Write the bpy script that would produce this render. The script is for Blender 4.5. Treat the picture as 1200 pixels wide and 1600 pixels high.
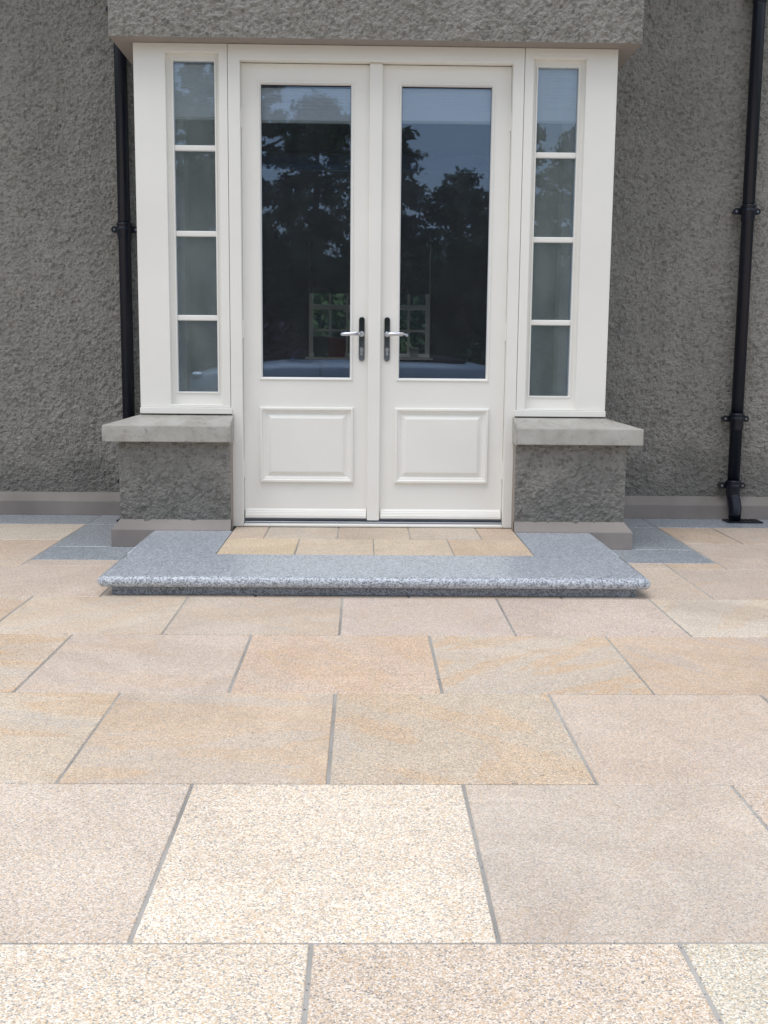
import bpy, bmesh, math, random
import numpy as np
from mathutils import Vector, Matrix
random.seed(7)
rng = np.random.default_rng(11)
R = math.radians
scene = bpy.context.scene
for o in list(bpy.data.objects):
    bpy.data.objects.remove(o, do_unlink=True)
col = scene.collection

# ------------------------------------------------------------------ camera
cd = bpy.data.cameras.new('camera')
cam = bpy.data.objects.new('camera', cd)
col.objects.link(cam)
pitch, yaw, roll = R(8.224), R(1.084), R(0.533)
fw = Vector((math.sin(yaw)*math.cos(pitch), math.cos(yaw)*math.cos(pitch), -math.sin(pitch)))
ri = Vector((math.cos(yaw), -math.sin(yaw), 0))
up = ri.cross(fw)
r2 = ri*math.cos(roll) + up*math.sin(roll)
u2 = up*math.cos(roll) - ri*math.sin(roll)
M = Matrix((r2, u2, -fw)).transposed().to_4x4()
M.translation = Vector((-0.0329, -1.5170, 0.8572))
cam.matrix_world = M
cd.sensor_fit = 'VERTICAL'
cd.sensor_height = 24.0
cd.sensor_width = 18.0
cd.lens = 24.0*1731.66/1600.0
cd.clip_start = 0.05
cd.clip_end = 600
scene.camera = cam

# ------------------------------------------------------------------ world, sun, exposure
SUN_EL, SUN_AZ = 72.0, 222.0          # azimuth clockwise from +Y (north): behind and left of the camera
world = bpy.data.worlds.new('World')
scene.world = world
world.use_nodes = True
nt = world.node_tree
nt.nodes.clear()
wo = nt.nodes.new('ShaderNodeOutputWorld')
bg = nt.nodes.new('ShaderNodeBackground')
sky = nt.nodes.new('ShaderNodeTexSky')
sky.sky_type = 'NISHITA'
sky.sun_disc = False
sky.sun_elevation = R(SUN_EL)
sky.sun_rotation = R(SUN_AZ)
sky.air_density = 1.3
sky.dust_density = 2.5
hs = nt.nodes.new('ShaderNodeHueSaturation')
hs.inputs['Saturation'].default_value = 0.85
nt.links.new(sky.outputs[0], hs.inputs['Color'])
# broken high cloud, the same all round the sky
tc = nt.nodes.new('ShaderNodeTexCoord')
cn = nt.nodes.new('ShaderNodeTexNoise')
cn.inputs['Scale'].default_value = 2.2
cn.inputs['Detail'].default_value = 6
nt.links.new(tc.outputs['Generated'], cn.inputs['Vector'])
cr = nt.nodes.new('ShaderNodeValToRGB')
cr.color_ramp.elements[0].position = 0.35
cr.color_ramp.elements[0].color = (0.25, 0.25, 0.25, 1)
cr.color_ramp.elements[1].position = 0.7
cr.color_ramp.elements[1].color = (0.75, 0.75, 0.75, 1)
nt.links.new(cn.outputs['Fac'], cr.inputs[0])
mx = nt.nodes.new('ShaderNodeMix')
mx.data_type = 'RGBA'
mx.inputs['B'].default_value = (6.4, 6.9, 7.7, 1)
nt.links.new(cr.outputs[0], mx.inputs['Factor'])
nt.links.new(hs.outputs[0], mx.inputs['A'])
nt.links.new(mx.outputs['Result'], bg.inputs['Color'])
bg.inputs['Strength'].default_value = 0.12
nt.links.new(bg.outputs[0], wo.inputs[0])

sl = bpy.data.lights.new('sun', 'SUN')
sl.energy = 1.35
sl.angle = R(50)
sl.color = (1.0, 0.965, 0.93)
so = bpy.data.objects.new('sun', sl)
col.objects.link(so)
az, el = R(SUN_AZ), R(SUN_EL)
sdir = Vector((math.sin(az)*math.cos(el), math.cos(az)*math.cos(el), math.sin(el)))
so.rotation_euler = sdir.to_track_quat('Z', 'Y').to_euler()
so.location = (-3, -6, 8)

scene.view_settings.view_transform = 'Standard'
scene.view_settings.look = 'None'
scene.view_settings.gamma = 1
scene.view_settings.exposure = 0.39
scene.view_settings.use_curve_mapping = False

# ------------------------------------------------------------------ helpers: materials
def mat(name):
    m = bpy.data.materials.new(name)
    m.use_nodes = True
    n = m.node_tree
    b = n.nodes['Principled BSDF']
    return m, n, b
def N(n, t, **kw):
    x = n.nodes.new(t)
    for k, v in kw.items():
        if k in x.inputs: x.inputs[k].default_value = v
        else: setattr(x, k, v)
    return x
def ramp(n, src, stops, interp='LINEAR'):
    r = n.nodes.new('ShaderNodeValToRGB')
    r.color_ramp.interpolation = interp
    e = r.color_ramp.elements
    while len(e) < len(stops): e.new(0.5)
    for q, (p, c) in zip(e, stops):
        q.position = p
        q.color = (*c, 1) if len(c) == 3 else c
    n.links.new(src, r.inputs[0])
    return r.outputs[0]
def mixc(n, fac, a, b, mode='MIX'):
    x = n.nodes.new('ShaderNodeMix')
    x.data_type = 'RGBA'
    x.blend_type = mode
    for s, v in (('Factor', fac), ('A', a), ('B', b)):
        if isinstance(v, (int, float)): x.inputs[s].default_value = v
        elif isinstance(v, tuple): x.inputs[s].default_value = (*v, 1)
        else: n.links.new(v, x.inputs[s])
    return x.outputs['Result']
def math_(n, op, a, b=None):
    x = n.nodes.new('ShaderNodeMath')
    x.operation = op
    for i, v in enumerate((a, b)):
        if v is None: continue
        if isinstance(v, (int, float)): x.inputs[i].default_value = v
        else: n.links.new(v, x.inputs[i])
    return x.outputs[0]
def bump(n, b, h, strength, dist):
    x = N(n, 'ShaderNodeBump', Strength=strength, Distance=dist)
    n.links.new(h, x.inputs['Height'])
    n.links.new(x.outputs[0], b.inputs['Normal'])
def ocoord(n, rand=True, scale=(1, 1, 1)):
    t = n.nodes.new('ShaderNodeTexCoord')
    v = t.outputs['Object']
    if rand:
        oi = n.nodes.new('ShaderNodeObjectInfo')
        s = N(n, 'ShaderNodeVectorMath', operation='SCALE')
        s.inputs[0].default_value = (37.0, 53.0, 71.0)
        n.links.new(oi.outputs['Random'], s.inputs['Scale'])
        a = N(n, 'ShaderNodeVectorMath', operation='ADD')
        n.links.new(v, a.inputs[0]); n.links.new(s.outputs[0], a.inputs[1])
        v = a.outputs[0]
    if scale != (1, 1, 1):
        a = N(n, 'ShaderNodeVectorMath', operation='MULTIPLY')
        n.links.new(v, a.inputs[0]); a.inputs[1].default_value = scale
        v = a.outputs[0]
    return v
def noise(n, v, scale, detail=3, rough=0.5, dist=0.0):
    x = N(n, 'ShaderNodeTexNoise', Scale=scale, Detail=detail, Roughness=rough, Distortion=dist)
    n.links.new(v, x.inputs['Vector'])
    return x.outputs['Fac']
def voro(n, v, scale, feature='F1', out='Color'):
    x = N(n, 'ShaderNodeTexVoronoi', Scale=scale, feature=feature)
    n.links.new(v, x.inputs['Vector'])
    return x.outputs[out]
def sepr(n, c):
    x = n.nodes.new('ShaderNodeSeparateColor')
    n.links.new(c, x.inputs[0])
    return x.outputs

def plain(name, c, rough=0.6, metal=0.0, var=0.06, bscale=60, bdist=0.0006, spec=0.5):
    m, n, b = mat(name)
    v = ocoord(n, False)
    f = noise(n, v, 3.0, 4)
    lo = tuple(x*(1-var) for x in c); hi = tuple(min(1, x*(1+var)) for x in c)
    n.links.new(ramp(n, f, [(0.3, lo), (0.7, hi)]), b.inputs['Base Color'])
    b.inputs['Roughness'].default_value = rough
    b.inputs['Metallic'].default_value = metal
    b.inputs['Specular IOR Level'].default_value = spec
    bump(n, b, noise(n, v, bscale, 3), 0.4, bdist)
    return m

MW = plain('white_paint', (0.85, 0.838, 0.79), 0.42, var=0.025, bscale=35, bdist=0.0007)
MB_ = plain('blind_white', (0.93, 0.93, 0.93), 0.5, var=0.01)
MBLACK = plain('black_paint', (0.004, 0.006, 0.016), 0.36, var=0.25, bscale=90, bdist=0.0008)
MTAUPE = plain('painted_plinth', (0.275, 0.247, 0.228), 0.75, var=0.22, bscale=120, bdist=0.0008)
MPINK = plain('painted_soffit', (0.31, 0.272, 0.245), 0.8, var=0.05, bscale=120, bdist=0.0008)
MIN = plain('interior_paint', (0.66, 0.72, 0.70), 0.8)
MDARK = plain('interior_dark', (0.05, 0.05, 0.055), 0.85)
MFLOOR = plain('interior_floor', (0.50, 0.42, 0.33), 0.5)
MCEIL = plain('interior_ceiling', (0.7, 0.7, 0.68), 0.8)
MSLATE = plain('roof_slate', (0.07, 0.075, 0.085), 0.6)
MCHROME = plain('chrome', (0.42, 0.43, 0.45), 0.12, 1.0, 0.02, bdist=0.0)
MLEVER = plain('satin_metal', (0.62, 0.64, 0.68), 0.27, 1.0, 0.02, bdist=0.0)
MALU = plain('aluminium', (0.30, 0.32, 0.36), 0.35, 0.8, 0.05)
MRUB = plain('black_rubber', (0.01, 0.01, 0.012), 0.7)
MMORTAR = plain('grey_mortar', (0.36, 0.35, 0.33), 0.95, var=0.3, bscale=300, bdist=0.001)
MGROUND = plain('lawn_grass', (0.05, 0.09, 0.03), 0.9, var=0.4, bscale=40, bdist=0.02)
MGRAVEL = plain('drive_gravel', (0.30, 0.28, 0.26), 0.9, var=0.3, bscale=80, bdist=0.01)
MBARK = plain('bark', (0.09, 0.065, 0.045), 0.9, var=0.3, bscale=20, bdist=0.02)

def m_render():
    m, n, b = mat('roughcast_render')
    v = ocoord(n, False)
    a = noise(n, v, 2.2, 5, 0.6)
    g = noise(n, v, 14, 3, 0.6)
    f = noise(n, v, 130, 3, 0.6)
    c = ramp(n, a, [(0.3, (0.255, 0.246, 0.224)), (0.5, (0.305, 0.293, 0.266)), (0.72, (0.345, 0.330, 0.300))])
    c = mixc(n, math_(n, 'MULTIPLY', ramp(n, g, [(0.55, (0, 0, 0)), (0.8, (1, 1, 1))]), 0.45), c, (0.205, 0.218, 0.188))
    cell = sepr(n, voro(n, v, 75))[0]
    c = mixc(n, math_(n, 'MULTIPLY', ramp(n, cell, [(0.5, (0, 0, 0)), (1, (1, 1, 1))]), 0.5), c, (0.38, 0.365, 0.34))
    c = mixc(n, math_(n, 'MULTIPLY', ramp(n, cell, [(0.0, (1, 1, 1)), (0.35, (0, 0, 0))]), 0.55), c, (0.12, 0.115, 0.10))
    # uneven darkening low on the wall, painting in the piers' shade, and faint streaks
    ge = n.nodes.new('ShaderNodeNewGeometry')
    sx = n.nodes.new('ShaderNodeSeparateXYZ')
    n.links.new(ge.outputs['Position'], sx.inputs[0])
    mp = N(n, 'ShaderNodeMapping'); mp.inputs['Scale'].default_value = (9, 9, 0.7)
    n.links.new(ge.outputs['Position'], mp.inputs['Vector'])
    stk = noise(n, mp.outputs[0], 1.0, 4, 0.6)
    c = mixc(n, math_(n, 'MULTIPLY', ramp(n, stk, [(0.45, (0, 0, 0)), (0.75, (1, 1, 1))]), 0.25), c, (0.17, 0.165, 0.145))
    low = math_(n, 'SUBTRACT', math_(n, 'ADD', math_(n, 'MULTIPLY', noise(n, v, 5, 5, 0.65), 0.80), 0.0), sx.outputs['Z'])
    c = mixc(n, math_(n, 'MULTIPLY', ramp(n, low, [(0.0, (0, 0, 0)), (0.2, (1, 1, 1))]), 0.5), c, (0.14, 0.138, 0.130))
    n.links.new(c, b.inputs['Base Color'])
    b.inputs['Roughness'].default_value = 0.92
    b.inputs['Specular IOR Level'].default_value = 0.25
    h = math_(n, 'ADD', math_(n, 'MULTIPLY', voro(n, v, 110, 'SMOOTH_F1', 'Distance'), -0.9), math_(n, 'MULTIPLY', f, 0.7))
    bump(n, b, h, 1.0, 0.008)
    return m
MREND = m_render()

def m_granite(name, grey=False):
    m, n, b = mat(name)
    v = ocoord(n, True)
    oi = n.nodes.new('ShaderNodeObjectInfo')
    cell = sepr(n, voro(n, v, 225 if grey else 400))
    fine = sepr(n, voro(n, v, 620))
    if grey:
        base = mixc(n, 0.25, ramp(n, cell[0], [(0.0, (0.06, 0.065, 0.08)), (0.30, (0.17, 0.185, 0.21)), (0.5, (0.36, 0.39, 0.43)), (0.8, (0.50, 0.53, 0.57)), (1, (0.62, 0.64, 0.66))]),
                    ramp(n, fine[1], [(0.0, (0.05, 0.055, 0.07)), (0.4, (0.27, 0.30, 0.34)), (1, (0.60, 0.63, 0.67))]))
        base = mixc(n, 0.15, base, ramp(n, noise(n, v, 4, 3), [(0.3, (0.26, 0.29, 0.33)), (0.7, (0.42, 0.45, 0.49))]))
        b.inputs['Roughness'].default_value = 0.30
        c = mixc(n, 1.0, base, oi.outputs['Color'], 'MULTIPLY')
        n.links.new(c, b.inputs['Base Color'])
        bump(n, b, cell[1], 0.15, 0.0006)
        return m
    # tone per slab from the object colour, bands from stretched noise, speckle from two cell sizes
    w1 = noise(n, v, 1.5, 3, 0.5, 1.2)
    st = N(n, 'ShaderNodeMapping', vector_type='TEXTURE')
    st.inputs['Scale'].default_value = (0.85, 0.26, 1)
    rot = N(n, 'ShaderNodeCombineXYZ')
    n.links.new(math_(n, 'MULTIPLY', math_(n, 'SUBTRACT', oi.outputs['Random'], 0.5), 2.0), rot.inputs['Z'])
    n.links.new(rot.outputs[0], st.inputs['Rotation'])
    n.links.new(v, st.inputs['Vector'])
    band = noise(n, st.outputs[0], 1.3, 4, 0.55, 0.6)
    bf = math_(n, 'MULTIPLY', ramp(n, band, [(0.51, (0, 0, 0)), (0.535, (1, 1, 1)), (0.60, (0.45, 0.45, 0.45)), (0.63, (0.9, 0.9, 0.9)), (0.70, (0.1, 0.1, 0.1))]), oi.outputs['Alpha'])
    wf = math_(n, 'MULTIPLY', ramp(n, band, [(0.38, (1, 1, 1)), (0.42, (0, 0, 0))]), oi.outputs['Alpha'])
    c = mixc(n, math_(n, 'MULTIPLY', bf, 0.8), oi.outputs['Color'], (0.68, 0.49, 0.31))
    c = mixc(n, math_(n, 'MULTIPLY', wf, 0.5), c, (0.58, 0.57, 0.54))
    c = mixc(n, 0.30, c, ramp(n, w1, [(0.3, (0.50, 0.43, 0.38)), (0.7, (0.76, 0.69, 0.61))]))
    sp = ramp(n, cell[0], [(0.0, (0.38, 0.42, 0.48)), (0.10, (0.64, 0.66, 0.70)), (0.22, (0.88, 0.87, 0.86)), (0.36, (1.02, 0.82, 0.58)), (0.50, (1.08, 0.97, 0.82)), (0.68, (1.12, 1.10, 1.08)), (1, (1.42, 1.42, 1.42))])
    c = mixc(n, math_(n, 'DIVIDE', oi.outputs['Object Index'], 100), c, sp, 'MULTIPLY')   # how strongly each flag is speckled
    sp2 = ramp(n, fine[0], [(0.0, (0.62, 0.60, 0.60)), (0.25, (0.9, 0.9, 0.9)), (0.7, (1.04, 1.02, 0.98)), (1, (1.2, 1.18, 1.15))])
    c = mixc(n, 0.6, c, sp2, 'MULTIPLY')
    dk = noise(n, v, 34, 1, 0.4)
    c = mixc(n, math_(n, 'MULTIPLY', ramp(n, dk, [(0.79, (0, 0, 0)), (0.82, (1, 1, 1))]), 0.5), c, (0.15, 0.14, 0.14))
    # foot traffic and water marks that cross the joints
    ge = n.nodes.new('ShaderNodeNewGeometry')
    wm = noise(n, ge.outputs['Position'], 1.7, 6, 0.62, 0.8)
    c = mixc(n, 1.0, c, ramp(n, wm, [(0.30, (0.84, 0.83, 0.83)), (0.46, (0.98, 0.98, 0.98)), (0.52, (0.93, 0.92, 0.91)), (0.56, (1, 1, 1)), (0.75, (1.04, 1.04, 1.05))]), 'MULTIPLY')
    n.links.new(c, b.inputs['Base Color'])
    b.inputs['Roughness'].default_value = 0.62
    b.inputs['Specular IOR Level'].default_value = 0.4
    h = math_(n, 'ADD', cell[1], noise(n, v, 90, 3))
    bump(n, b, h, 0.35, 0.0010)
    return m
MSLAB = m_granite('buff_granite')
MGRAN = m_granite('grey_granite', True)

def m_stone():
    m, n, b = mat('sill_concrete')
    v = ocoord(n, True)
    a = noise(n, v, 9, 5, 0.62, 0.4)
    c = ramp(n, a, [(0.28, (0.30, 0.285, 0.25)), (0.5, (0.42, 0.405, 0.365)), (0.75, (0.50, 0.485, 0.45))])
    d = noise(n, v, 40, 3)
    c = mixc(n, math_(n, 'MULTIPLY', ramp(n, d, [(0.6, (0, 0, 0)), (0.75, (1, 1, 1))]), 0.5), c, (0.17, 0.165, 0.14))
    n.links.new(c, b.inputs['Base Color'])
    b.inputs['Roughness'].default_value = 0.8
    bump(n, b, noise(n, v, 120, 4), 0.5, 0.0015)
    return m
MSTONE = m_stone()

def m_glass(name, film, refl, fcol=(0.66, 0.72, 0.80, 1)):
    m = bpy.data.materials.new(name)
    m.use_nodes = True
    n = m.node_tree
    n.nodes.clear()
    o = n.nodes.new('ShaderNodeOutputMaterial')
    tr = n.nodes.new('ShaderNodeBsdfTransparent')
    tr.inputs[0].default_value = (0.94, 0.96, 0.955, 1)
    gl = n.nodes.new('ShaderNodeBsdfGlossy')
    gl.inputs['Roughness'].default_value = 0.012
    gl.inputs[0].default_value = (0.54, 0.72, 1.0, 1)
    fr = N(n, 'ShaderNodeFresnel', IOR=1.5)
    mult = math_(n, 'MULTIPLY', fr.outputs[0], refl)
    mult = math_(n, 'MINIMUM', mult, 1.0)
    mix = n.nodes.new('ShaderNodeMixShader')
    n.links.new(mult, mix.inputs[0]); n.links.new(tr.outputs[0], mix.inputs[1]); n.links.new(gl.outputs[0], mix.inputs[2])
    tcn = n.nodes.new('ShaderNodeTexCoord')
    df = n.nodes.new('ShaderNodeBsdfDiffuse'); df.inputs[0].default_value = fcol  # diffuse veil mixed in to paint haze over the dark panes
    mp = N(n, 'ShaderNodeMapping'); mp.inputs['Scale'].default_value = (6, 6, 2.0); mp.inputs['Rotation'].default_value = (0, 0.5, 0)
    n.links.new(tcn.outputs['Object'], mp.inputs['Vector'])
    veil = math_(n, 'MULTIPLY', ramp(n, noise(n, mp.outputs[0], 1.5, 5, 0.6), [(0.3, (0.6, 0.6, 0.6)), (0.75, (1.5, 1.5, 1.5))]), film)
    m2 = n.nodes.new('ShaderNodeMixShader')
    n.links.new(veil, m2.inputs[0]); n.links.new(mix.outputs[0], m2.inputs[1]); n.links.new(df.outputs[0], m2.inputs[2])
    n.links.new(m2.outputs[0], o.inputs[0])
    bp = N(n, 'ShaderNodeBump', Strength=0.12, Distance=0.002)
    n.links.new(noise(n, tcn.outputs['Object'], 2.5, 1), bp.inputs['Height'])
    n.links.new(bp.outputs[0], gl.inputs['Normal'])
    return m
MGLASS = m_glass('window_glass', 0.018, 2.3)
MGLASS2 = m_glass('side_window_glass', 0.11, 2.3, (0.66, 0.75, 0.73, 1))  # stronger painted veil, lightening the panes in place of a lit interior

def m_leaf(name, a, b2):
    m, n, b = mat(name)
    v = ocoord(n, False)
    f = noise(n, v, 1.2, 4)
    n.links.new(ramp(n, f, [(0.35, a), (0.65, b2)]), b.inputs['Base Color'])
    b.inputs['Roughness'].default_value = 0.6
    return m
MLEAF = [m_leaf('leaf_dark', (0.05, 0.085, 0.055), (0.10, 0.155, 0.08)), m_leaf('leaf_mid', (0.06, 0.11, 0.05), (0.13, 0.19, 0.08)), m_leaf('leaf_purple', (0.12, 0.05, 0.08), (0.20, 0.10, 0.13))]

# ------------------------------------------------------------------ helpers: objects
def tag(o, label=None, cat=None, group=None, kind=None):
    if label: o['label'] = label
    if cat: o['category'] = cat
    if group: o['group'] = group
    if kind: o['kind'] = kind
    return o
ROOT = {}
def empty(name, loc, label=None, cat=None, group=None):
    o = bpy.data.objects.new(name, None)
    o.empty_display_size = 0.2
    col.objects.link(o)
    o.location = loc
    ROOT[o] = Vector(loc)
    tag(o, label, cat, group)
    return o
def rootloc(p):
    while p is not None:
        if p in ROOT: return ROOT[p]
        p = p.parent
    return Vector((0, 0, 0))
def obj(name, bm, material, parent=None, bevel=0.0, smooth=False, center=False, segs=1):
    """bmesh in world coordinates -> one mesh object under parent"""
    if bevel > 0:
        bmesh.ops.remove_doubles(bm, verts=bm.verts, dist=1e-6)
        bm.normal_update()
        es = [e for e in bm.edges if len(e.link_faces) == 2 and e.calc_face_angle(0) > 0.6]
        bmesh.ops.bevel(bm, geom=es, offset=bevel, offset_type='OFFSET', segments=segs, profile=0.6, affect='EDGES', clamp_overlap=True)
    bmesh.ops.recalc_face_normals(bm, faces=bm.faces)
    me = bpy.data.meshes.new(name)
    off = rootloc(parent)
    loc = Vector((0, 0, 0))
    if center:
        xs = [v.co for v in bm.verts]
        c = Vector(((min(p.x for p in xs)+max(p.x for p in xs))/2, (min(p.y for p in xs)+max(p.y for p in xs))/2, min(p.z for p in xs)))
        loc = c - off
    for v in bm.verts: v.co -= (off + loc)
    bm.to_mesh(me)
    bm.free()
    if smooth:
        for p in me.polygons: p.use_smooth = True
    for mm in (material if isinstance(material, list) else [material]): me.materials.append(mm)
    o = bpy.data.objects.new(name, me)
    col.objects.link(o)
    o.location = loc
    if parent is not None: o.parent = parent
    return o
def rawobj(name, verts, faces, material, parent=None, smooth=False):
    me = bpy.data.meshes.new(name)
    off = rootloc(parent)
    v = np.asarray(verts, dtype=np.float32) - np.array(off, dtype=np.float32)
    f = np.asarray(faces, dtype=np.int32)
    k = f.shape[1]
    me.vertices.add(len(v)); me.vertices.foreach_set('co', v.ravel())
    me.loops.add(f.size); me.loops.foreach_set('vertex_index', f.ravel())
    me.polygons.add(len(f)); me.polygons.foreach_set('loop_start', np.arange(0, f.size, k, dtype=np.int32))
    me.update(calc_edges=True)
    if smooth: me.polygons.foreach_set('use_smooth', np.ones(len(f), dtype=bool))
    me.materials.append(material)
    o = bpy.data.objects.new(name, me)
    col.objects.link(o)
    if parent is not None: o.parent = parent
    return o
def box(bm, x0, x1, y0, y1, z0, z1):
    vs = [bm.verts.new(p) for p in ((x0, y0, z0), (x1, y0, z0), (x1, y1, z0), (x0, y1, z0), (x0, y0, z1), (x1, y0, z1), (x1, y1, z1), (x0, y1, z1))]
    for f in ((0, 3, 2, 1), (4, 5, 6, 7), (0, 1, 5, 4), (1, 2, 6, 5), (2, 3, 7, 6), (3, 0, 4, 7)): bm.faces.new([vs[i] for i in f])
def bxo(name, dims, material, parent=None, bevel=0.0, **k):
    bm = bmesh.new(); box(bm, *dims)
    return obj(name, bm, material, parent, bevel, **k)
def gridpanel(bm, us, zs, holes, d0, d1, axis='y'):
    """solid panel in the u-z plane between depths d0 and d1, with whole cells left out"""
    def P(u, d, z): return (u, d, z) if axis == 'y' else (d, u, z)
    V = {}
    def v(i, j, k):
        if (i, j, k) not in V: V[(i, j, k)] = bm.verts.new(P(us[i], (d0, d1)[k], zs[j]))
        return V[(i, j, k)]
    nu, nz = len(us)-1, len(zs)-1
    solid = lambda i, j: 0 <= i < nu and 0 <= j < nz and (i, j) not in holes
    for i in range(nu):
        for j in range(nz):
            if not solid(i, j): continue
            bm.faces.new((v(i, j, 0), v(i+1, j, 0), v(i+1, j+1, 0), v(i, j+1, 0)))
            bm.faces.new((v(i, j, 1), v(i, j+1, 1), v(i+1, j+1, 1), v(i+1, j, 1)))
            if not solid(i-1, j): bm.faces.new((v(i, j, 0), v(i, j+1, 0), v(i, j+1, 1), v(i, j, 1)))
            if not solid(i+1, j): bm.faces.new((v(i+1, j, 0), v(i+1, j, 1), v(i+1, j+1, 1), v(i+1, j+1, 0)))
            if not solid(i, j-1): bm.faces.new((v(i, j, 0), v(i, j, 1), v(i+1, j, 1), v(i+1, j, 0)))
            if not solid(i, j+1): bm.faces.new((v(i, j+1, 0), v(i+1, j+1, 0), v(i+1, j+1, 1), v(i, j+1, 1)))
def cyl(bm, p0, p1, r0, r1=None, n=16, caps=True):
    r1 = r0 if r1 is None else r1
    p0, p1 = Vector(p0), Vector(p1)
    d = (p1-p0).normalized()
    a = d.orthogonal().normalized(); b = d.cross(a)
    A = [bm.verts.new(p0 + (a*math.cos(t)+b*math.sin(t))*r0) for t in [2*math.pi*i/n for i in range(n)]]
    B = [bm.verts.new(p1 + (a*math.cos(t)+b*math.sin(t))*r1) for t in [2*math.pi*i/n for i in range(n)]]
    for i in range(n): bm.faces.new((A[i], A[(i+1) % n], B[(i+1) % n], B[i]))
    if caps: bm.faces.new(A[::-1]); bm.faces.new(B)
def tube(bm, pts, rads, n=16):
    rings = []
    pts = [Vector(p) for p in pts]
    ref = Vector((1, 0, 0))
    for i, p in enumerate(pts):
        d = (pts[min(i+1, len(pts)-1)] - pts[max(i-1, 0)]).normalized()
        a = (ref - d*ref.dot(d)).normalized() if abs(ref.dot(d)) < 0.95 else Vector((0, 1, 0))
        b = d.cross(a)
        rings.append([bm.verts.new(p + (a*math.cos(2*math.pi*k/n) + b*math.sin(2*math.pi*k/n))*rads[i]) for k in range(n)])
    for A, B in zip(rings, rings[1:]):
        for k in range(n): bm.faces.new((A[k], A[(k+1) % n], B[(k+1) % n], B[k]))
    bm.faces.new(rings[0][::-1]); bm.faces.new(rings[-1])
def sweep(bm, path, profile, close_back=True):
    """profile [(outward offset, z)] carried along an open XY path with mitred corners; outward is left-hand side"""
    pts = [Vector((p[0], p[1], 0)) for p in path]
    offs = []
    for i in range(len(pts)):
        ns = []
        if i > 0: t = (pts[i]-pts[i-1]).normalized(); ns.append(Vector((t.y, -t.x, 0)))
        if i < len(pts)-1: t = (pts[i+1]-pts[i]).normalized(); ns.append(Vector((t.y, -t.x, 0)))
        nn = sum(ns, Vector()) / len(ns)
        offs.append(nn / nn.length_squared)
    rings = [[bm.verts.new(pts[i] + offs[i]*o + Vector((0, 0, z))) for (o, z) in profile] for i in range(len(pts))]
    m = len(profile)
    for A, B in zip(rings, rings[1:]):
        for k in range(m):
            bm.faces.new((A[k], A[(k+1) % m], B[(k+1) % m], B[k]))
    bm.faces.new(rings[0]); bm.faces.new(rings[-1][::-1])

# rough-cast relief: a random field, band-passed to lumps of about 2 to 3 cm
def field(npx=1024, res=0.005):
    w = rng.standard_normal((npx, npx))
    F = np.fft.fft2(w)
    k = np.hypot(*np.meshgrid(np.fft.fftfreq(npx, res), np.fft.fftfreq(npx, res)))
    def band(lam, sig): return np.real(np.fft.ifft2(F*np.exp(-((np.log(np.maximum(k, 1e-3)*lam))/sig)**2)))
    a = band(0.019, 0.60); a /= a.std()
    F = np.fft.fft2(rng.standard_normal((npx, npx)))
    b = band(0.016, 0.35); b /= b.std()
    F = np.fft.fft2(rng.standard_normal((npx, npx)))
    c = band(0.25, 0.5); c /= c.std()
    # separate stones thrown on the coat
    F = np.fft.fft2((rng.random((npx, npx)) < 0.035)*(0.4+rng.random((npx, npx))))
    st = np.real(np.fft.ifft2(F*np.exp(-(k*0.0060*math.pi)**2*1.0))); st = np.clip((st-st.mean())/st.std(), -0.6, 2.6)
    h = np.tanh(a*1.2)*0.0027 + np.tanh(b)*0.0016 + st*0.0024 + c*0.0010
    return h
FIELD = field()
def sample(u, v):
    a = np.mod(u/0.005, 1024); b = np.mod(v/0.005, 1024)
    i = a.astype(int); j = b.astype(int); fa = a-i; fb = b-j
    i1 = (i+1) % 1024; j1 = (j+1) % 1024
    return (FIELD[j, i]*(1-fa)*(1-fb)+FIELD[j, i1]*fa*(1-fb)+FIELD[j1, i]*(1-fa)*fb+FIELD[j1, i1]*fa*fb)
def lines(segs):
    out = [segs[0][0]]
    for a, b, s in segs:
        k = max(1, int(round((b-a)/s)))
        out += list(a + (b-a)*(np.arange(k)+1)/k)
    return np.array(out)
def sheet(us, vs, O, U, V, Nn, off=0.0, amp=1.0):
    """returns verts, faces of a displaced sheet; relief fades out at its rim and where the grid is coarse"""
    uu, vv = np.meshgrid(us, vs)
    h = sample(uu+off, vv+off*1.7)*amp
    du = np.gradient(us); dv = np.gradient(vs)
    sp = np.maximum(*np.meshgrid(du, dv))
    h = np.maximum(h*np.clip((0.02-sp)/0.01, 0, 1), -0.0050)
    e = np.minimum(np.minimum(uu-us[0], us[-1]-uu), np.minimum(vv-vs[0], vs[-1]-vv))
    h = h*np.clip(e/0.010, 0, 1)
    P = np.array(O)[None, None]+uu[..., None]*np.array(U)+vv[..., None]*np.array(V)+h[..., None]*np.array(Nn)
    nv, nu = uu.shape
    idx = np.arange(nu*nv).reshape(nv, nu)
    f = np.stack([idx[:-1, :-1], idx[:-1, 1:], idx[1:, 1:], idx[1:, :-1]], -1).reshape(-1, 4)
    # winding so that the face normal points along Nn
    if np.dot(np.cross(U, V), Nn) < 0: f = f[:, ::-1]
    return P.reshape(-1, 3), f
def join_sheets(lst):
    vs, fs, k = [], [], 0
    for v, f in lst:
        vs.append(v); fs.append(f+k); k += len(v)
    return np.concatenate(vs), np.concatenate(fs)
def boxarr(x0, x1, y0, y1, z0, z1):
    v = np.array([(x0, y0, z0), (x1, y0, z0), (x1, y1, z0), (x0, y1, z0), (x0, y0, z1), (x1, y0, z1), (x1, y1, z1), (x0, y1, z1)], float)
    f = np.array([(0, 3, 2, 1), (4, 5, 6, 7), (0, 1, 5, 4), (1, 2, 6, 5), (2, 3, 7, 6), (3, 0, 4, 7)])
    return v, f

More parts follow.
